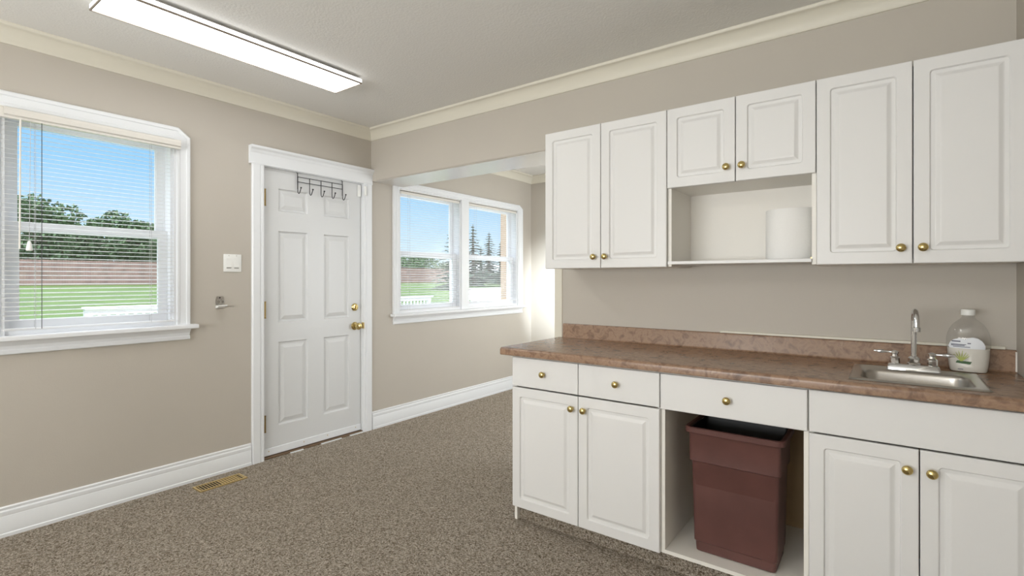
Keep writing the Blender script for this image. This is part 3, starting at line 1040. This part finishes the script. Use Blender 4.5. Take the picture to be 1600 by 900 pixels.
def decal(name, test, m, off, u0, u1, z0_, z1_, nu=48, nz=40):
    bm = B()
    g = {}
    def V(i, j):
        if (i, j) not in g:
            g[(i, j)] = bm.verts.new(surf(u0 + (u1 - u0) * i / nu, z0_ + (z1_ - z0_) * j / nz, off))
        return g[(i, j)]
    for i in range(nu):
        for j in range(nz):
            u, z = u0 + (u1 - u0) * (i + .5) / nu, z0_ + (z1_ - z0_) * (j + .5) / nz
            if test(u, z):
                bm.faces.new((V(i, j), V(i + 1, j), V(i + 1, j + 1), V(i, j + 1)))
    return obj(name, bm, m, bt, True)
def dome(u, z):
    a = ((u - 0.014) / 0.036) ** 2 + ((z - 0.094) / 0.042) ** 2 < 1
    b = ((u + 0.024) / 0.033) ** 2 + ((z - 0.100) / 0.030) ** 2 < 1
    return (a or b) and z > 0.093
decal('label', dome, LABELW, 0.0006, -0.058, 0.056, 0.09, 0.14)
for (a, b, zc, h) in ((-0.048, -0.022, 0.1195, 0.0022), (-0.050, -0.006, 0.1075, 0.0014), (-0.050, -0.010, 0.1035, 0.0014), (-0.044, 0.006, 0.0985, 0.0012), (-0.002, 0.008, 0.113, 0.002), (-0.03, -0.014, 0.012, 0.0012)):
    decal('printed_line', lambda u, z: True, LABELT, 0.0012, a, b, zc - h, zc + h, 8, 2)
def leaf(u, z):
    for ang in (-0.75, -0.45, -0.2, 0.1, 0.4, 0.65, 0.85):
        p = (u + 0.020, z - 0.044)
        d = p[0] * sin(ang) + p[1] * cos(ang)
        o = abs(p[0] * cos(ang) - p[1] * sin(ang))
        ln = 0.042 - 0.012 * abs(ang)
        if 0 < d < ln and o < 0.0020 * (1 - d / ln) + 0.0006:
            return True
    return False
decal('printed_leaves', leaf, LABELL, 0.0012, -0.055, 0.02, 0.04, 0.09, 100, 80)
decal('printed_banner', lambda u, z: -0.036 < u - (z - 0.037) * 0.5 < 0.008 and abs(z - 0.038 + u * 0.08) < 0.0052, LABELG, 0.0012, -0.045, 0.018, 0.028, 0.048, 60, 30)

# ------------------------------------------------------------------ waste bin
bn = thing('waste_bin', (-0.512, 2.35, 0.0935), 'tall tapered maroon plastic bin standing in the open cabinet', 'bin')
bm = B()
L = []
def bl(w_, d_, z, cy2, r=0.014):
    L.append([(-0.512 + a, cy2 + b, z) for a, b in rr(w_, d_, r, 5)])
#        width depth z   centre y
bl(0.300, 0.190, 0.0938, 2.350, 0.015)
bl(0.312, 0.202, 0.0980, 2.350)
bl(0.318, 0.206, 0.137, 2.350)
bl(0.326, 0.214, 0.1415, 2.350)
bl(0.340, 0.230, 0.484, 2.350)
bl(0.356, 0.250, 0.490, 2.350)
bl(0.356, 0.250, 0.498, 2.350)
bl(0.358, 0.254, 0.606, 2.350)
bl(0.362, 0.258, 0.610, 2.350)
bl(0.384, 0.282, 0.612, 2.350, 0.030)
bl(0.388, 0.286, 0.614, 2.350, 0.031)
bl(0.390, 0.288, 0.632, 2.350, 0.031)
bl(0.384, 0.282, 0.636, 2.350, 0.030)
bl(0.360, 0.256, 0.636, 2.350)
bl(0.352, 0.248, 0.630, 2.350)
bl(0.310, 0.200, 0.110, 2.350)
loops(bm, L)
obj('bin_body', bm, MAROON, bn, True, 35)
L = []
bl(0.350, 0.246, 0.629, 2.350)
bl(0.308, 0.198, 0.112, 2.350)
bl(0.300, 0.190, 0.113, 2.350)
bl(0.342, 0.238, 0.629, 2.350)
bm = B()
rows = [[bm.verts.new(p) for p in lp] for lp in (L[0], L[1], L[2], L[3])]
for a, b in zip(rows, rows[1:] + rows[:1]):
    for i in range(len(a)):
        bm.faces.new((a[i], a[(i + 1) % len(a)], b[(i + 1) % len(a)], b[i]))
bm.faces.new(rows[2])
obj('bin_inner_layer', bm, INBLACK, bn, True, 35)  # black layer covering the inside of the bin

# ------------------------------------------------------------------ outdoors
def gz(x):
    return -0.30 + 1.15 * max(0.0, (-x - 4.0)) / 43.4
bm = B()
xs = [-3.66, -10, -20, -35, -50, -160]
L = [[bm.verts.new((x, y, gz(x))) for y in (-60, 260)] for x in xs]
for a, b in zip(L, L[1:]):
    bm.faces.new((a[0], a[1], b[1], b[0]))
props(obj('ground', bm, GRASSM), kind='structure')

# driveway
bm = B()
P_ = [(-14, 17), (-14, 60), (-31, 60), (-31, 33)]
f = [bm.verts.new((x, y, gz(x) + 0.02)) for x, y in P_]
f2 = [bm.verts.new((x, y, gz(x) - 0.1)) for x, y in P_]
bm.faces.new(f)
bm.faces.new(f2)
for i in range(4):
    bm.faces.new((f[i], f[(i + 1) % 4], f2[(i + 1) % 4], f2[i]))
props(obj('driveway', bm, CONC), kind='structure')

# board fence
fx = -47.4
fe = thing('board_fence', (fx, 20, 0.85), 'long reddish brown board fence across the far side of the lawn', 'fence')
bm = B()
random.seed(4)
y = -6.0
while y < 52:
    h = 2.65 + random.uniform(-0.015, 0.015)
    box(bm, fx - 0.02 + random.uniform(-0.006, 0.006), fx, y, y + 0.135, 0.83, h)
    y += 0.145
obj('boards', bm, FENCE, fe)
for zz in (1.2, 2.3):
    obj('rail', bbox(fx - 0.07, fx - 0.03, -6, 52, zz - 0.05, zz + 0.05), FENCE, fe)
for i in range(24):
    obj('post', bbox(fx - 0.16, fx - 0.07, -6 + i * 2.5, -5.91 + i * 2.5, 0.78, 2.62), FENCE, fe)

# deck railing and deck
dk = thing('deck', (-7.5, 6, -0.12), 'low wooden deck outside the windows', 'deck')
bm = B()
x = -9.9
while x < -3.72:
    box(bm, x, x + 0.135, 2.30, 9.6, -0.16, -0.12)
    x += 0.14
obj('deck_boards', bm, CONC, dk)
for yy in (2.35, 5.9, 9.5):
    obj('joist', bbox(-9.8, -3.8, yy, yy + 0.04, -0.30, -0.162), CONC, dk)
rl = thing('deck_railing', (-9.7, 6, -0.12), 'white deck railing with balusters seen through the blinds', 'railing')
obj('cap_rail', bbox(-9.78, -9.62, 2.30, 9.55, 0.812, 0.85, 0.008), WHITEO, rl)
obj('top_rail', bbox(-9.72, -9.68, 2.36, 9.5, 0.725, 0.810), WHITEO, rl)
obj('bottom_rail', bbox(-9.72, -9.68, 2.36, 9.5, -0.05, 0.02), WHITEO, rl)
for yy in (2.36, 4.7, 7.1, 9.44):
    obj('post', bbox(-9.745, -9.655, yy - 0.045, yy + 0.045, -0.119, 0.812), WHITEO, rl)
yy = 2.5
while yy < 9.35:
    if min(abs(yy - p) for p in (2.36, 4.7, 7.1, 9.44)) > 0.07:
        obj('baluster', bbox(-9.715, -9.685, yy - 0.018, yy + 0.018, 0.021, 0.724), WHITEO, rl)
    yy += 0.115

pp = thing('porch_post', (-4.6, 6.07, -0.12), 'tan porch post seen through the right pane of the double window', 'post')
obj('post_shaft', bbox(-4.66, -4.56, 6.02, 6.12, -0.119, 2.95, 0.006), TANP, pp)
obj('post_base', bbox(-4.68, -4.54, 6.00, 6.14, -0.1195, 0.02, 0.006), TANP, pp)
obj('post_cap', bbox(-4.69, -4.53, 5.99, 6.15, 2.951, 3.0, 0.006), TANP, pp)

# green shed far off
sd = thing('shed', (-57, 70, 0.9), 'green shed with a pale roof seen far beyond the double window', 'shed')
zb = gz(-57)
bm = bbox(-64, -54, 62, 84, zb - 0.1, 2.4)
obj('shed_wall', bm, GREENW, sd)
bm = B()
pr = [(-53.4, 2.3), (-59, 3.9), (-64.6, 2.3), (-64.6, 2.45), (-59, 4.05), (-53.4, 2.45)]
loops(bm, [[(x, y, z) for x, z in pr] for y in (61.5, 84.5)])
obj('shed_roof', bm, WHITEO, sd)

# trees
def leafy(x, y, h, cw, seed, label, dense=1.0, group='trees beyond the fence'):
    rnd = random.Random(seed)
    z = gz(x)
    t = thing('broadleaf_tree', (x, y, z), label, 'tree', group)
    bm = tube(B(), [(x, y, z - 0.1), (x + 0.1, y, z + h * 0.3), (x, y + 0.1, z + h * 0.75)], 0, 8, [0.22, 0.17, 0.06])
    for k in range(7):
        a = k * 0.9 + seed
        tube(bm, [(x, y, z + h * (0.25 + 0.06 * k)), (x + cos(a) * cw * 0.3, y + sin(a) * cw * 0.3, z + h * (0.42 + 0.06 * k))], 0, 6, [0.07, 0.02])
    obj('trunk', bm, BARK, t)
    vs, fs = [], []
    blobs = [(0, 0, 0.5, 0.5)] + [(rnd.uniform(-.36, .36), rnd.uniform(-.36, .36), rnd.uniform(0.22, 0.86), rnd.uniform(0.16, 0.28)) for _ in range(16)]
    for (bx, by, bz_, br) in blobs:
        n = int(240 * dense * (br / 0.25) ** 2)
        for _ in range(n):
            d = Vector((rnd.gauss(0, 1), rnd.gauss(0, 1), rnd.gauss(0, 1))).normalized() * rnd.uniform(0.6, 1.08)
            c = Vector((x + (bx + d.x * br) * cw, y + (by + d.y * br) * cw, z + h * bz_ + d.z * br * cw * 0.75))
            if c.z > z + h: c.z = z + h - rnd.random() * 0.4
            if c.z < z + 0.2: c.z = z + 0.2 + rnd.random() * 0.4
            a = Vector((rnd.gauss(0, 1), rnd.gauss(0, 1), rnd.gauss(0, 1))).normalized()
            b = a.orthogonal().normalized()
            s = rnd.uniform(0.10, 0.20)
            i = len(vs)
            vs += [c + a * s, c + b * s * 0.6, c - a * s, c - b * s * 0.6]
            fs.append((i, i + 1, i + 2, i + 3))
    me = bpy.data.meshes.new('foliage')
    me.from_pydata([tuple(v - Vector((x, y, z))) for v in vs], [], fs)
    me.materials.append(LEAFD)
    o = bpy.data.objects.new('foliage', me)
    COL.objects.link(o)
    o.parent = t

def spruce(x, y, h, r, seed, label, group='spruces beyond the lawn'):
    rnd = random.Random(seed)
    z = gz(x)
    t = thing('spruce_tree', (x, y, z), label, 'tree', group)
    obj('trunk', tube(B(), [(x, y, z - 0.1), (x, y, z + h * 0.98)], 0, 8, [0.25, 0.02]), BARK, t)
    vs, fs = [], []
    lv = int(h / 0.33)
    for i in range(lv):
        k = i / lv
        zz = z + h * (0.06 + 0.93 * k)
        R = r * (1 - k) ** 0.85 * rnd.uniform(0.8, 1.1) + 0.05
        nb = int(14 + 16 * (1 - k))
        for j in range(nb):
            a = rnd.uniform(0, 2 * pi)
            d = Vector((cos(a), sin(a), 0))
            sd_ = Vector((-sin(a), cos(a), 0))
            Rb = R * rnd.uniform(0.7, 1.1)
            for m_ in range(4):
                f0, f1 = m_ / 4, (m_ + 1.5) / 4
                p0 = Vector((x, y, zz)) + d * Rb * f0 + Vector((0, 0, -0.25 * Rb * f0))
                p1 = Vector((x, y, zz)) + d * Rb * min(f1, 1) + Vector((0, 0, -0.25 * Rb * min(f1, 1)))
                wv = 0.2 * Rb + 0.07
                n0 = len(vs)
                vs += [p0 + sd_ * wv * rnd.uniform(.5, 1) + Vector((0, 0, -0.1)), p1 + Vector((0, 0, rnd.uniform(-.12, .05))), p0 - sd_ * wv * rnd.uniform(.5, 1) + Vector((0, 0, -0.1))]
                fs.append((n0, n0 + 1, n0 + 2))
    me = bpy.data.meshes.new('foliage')
    me.from_pydata([tuple(v - Vector((x, y, z))) for v in vs], [], fs)
    me.materials.append(LEAFS)
    o = bpy.data.objects.new('foliage', me)
    COL.objects.link(o)
    o.parent = t

def at(px, X):
    """y on the plane x = X seen at photo column px"""
    s = (px - 800) / 793
    dx, dy = -sin(.636) + s * cos(.636), cos(.636) + s * sin(.636)
    return X / dx * dy, X / dx

def place(kind, px, X, ytop, width, seed, label, **kw):
    y, dep = at(px, X)
    h = 1.27 + (436.5 - ytop) * dep / 793 - gz(X)
    kind(X, y, h, width, seed, label, **kw)

TL = 'dark leafy tree behind the fence, '
for i, (px, X, yt, wd, lab) in enumerate([
        (48, -51.5, 300, 4.6, TL + 'tallest at the left of the left window'),
        (98, -59.5, 318, 4.0, TL + 'right of the tallest one'),
        (-2, -70.0, 330, 5.0, TL + 'at the far left edge of the left window'),
        (137, -55.5, 350, 3.0, TL + 'low one in the middle of the left window'),
        (172, -64.5, 334, 4.2, TL + 'left of the pair at the window right side'),
        (212, -52.5, 327, 3.8, TL + 'tallest at the right of the left window'),
        (252, -72.0, 350, 5.0, TL + 'at the right edge of the left window'),
        (628, -52.0, 398, 7.0, TL + 'at the left edge of the double window'),
        (662, -58.0, 398, 7.0, TL + 'low in the left blind of the double window')]):
    place(leafy, px, X, yt, wd, 11 + i, lab, dense=1.2 if px < 300 else 0.6)
for i, (px, X, yt, wd, lab) in enumerate([
        (708, -30, 345, 2.4, 'tall spruce at the right edge of the left pane of the double window'),
        (739, -36, 348, 2.6, 'tallest spruce at the left of the right pane of the double window'),
        (764, -46, 361, 3.0, 'pointed middle spruce in the right pane of the double window'),
        (751, -52, 385, 1.8, 'short spruce between the taller two in the double window'),
        (782, -40, 376, 2.0, 'spruce beside the tan porch post in the double window'),
        (797, -33, 345, 1.9, 'spruce behind the tan porch post in the double window')]):
    place(spruce, px, X, yt, wd, 40 + i, lab)
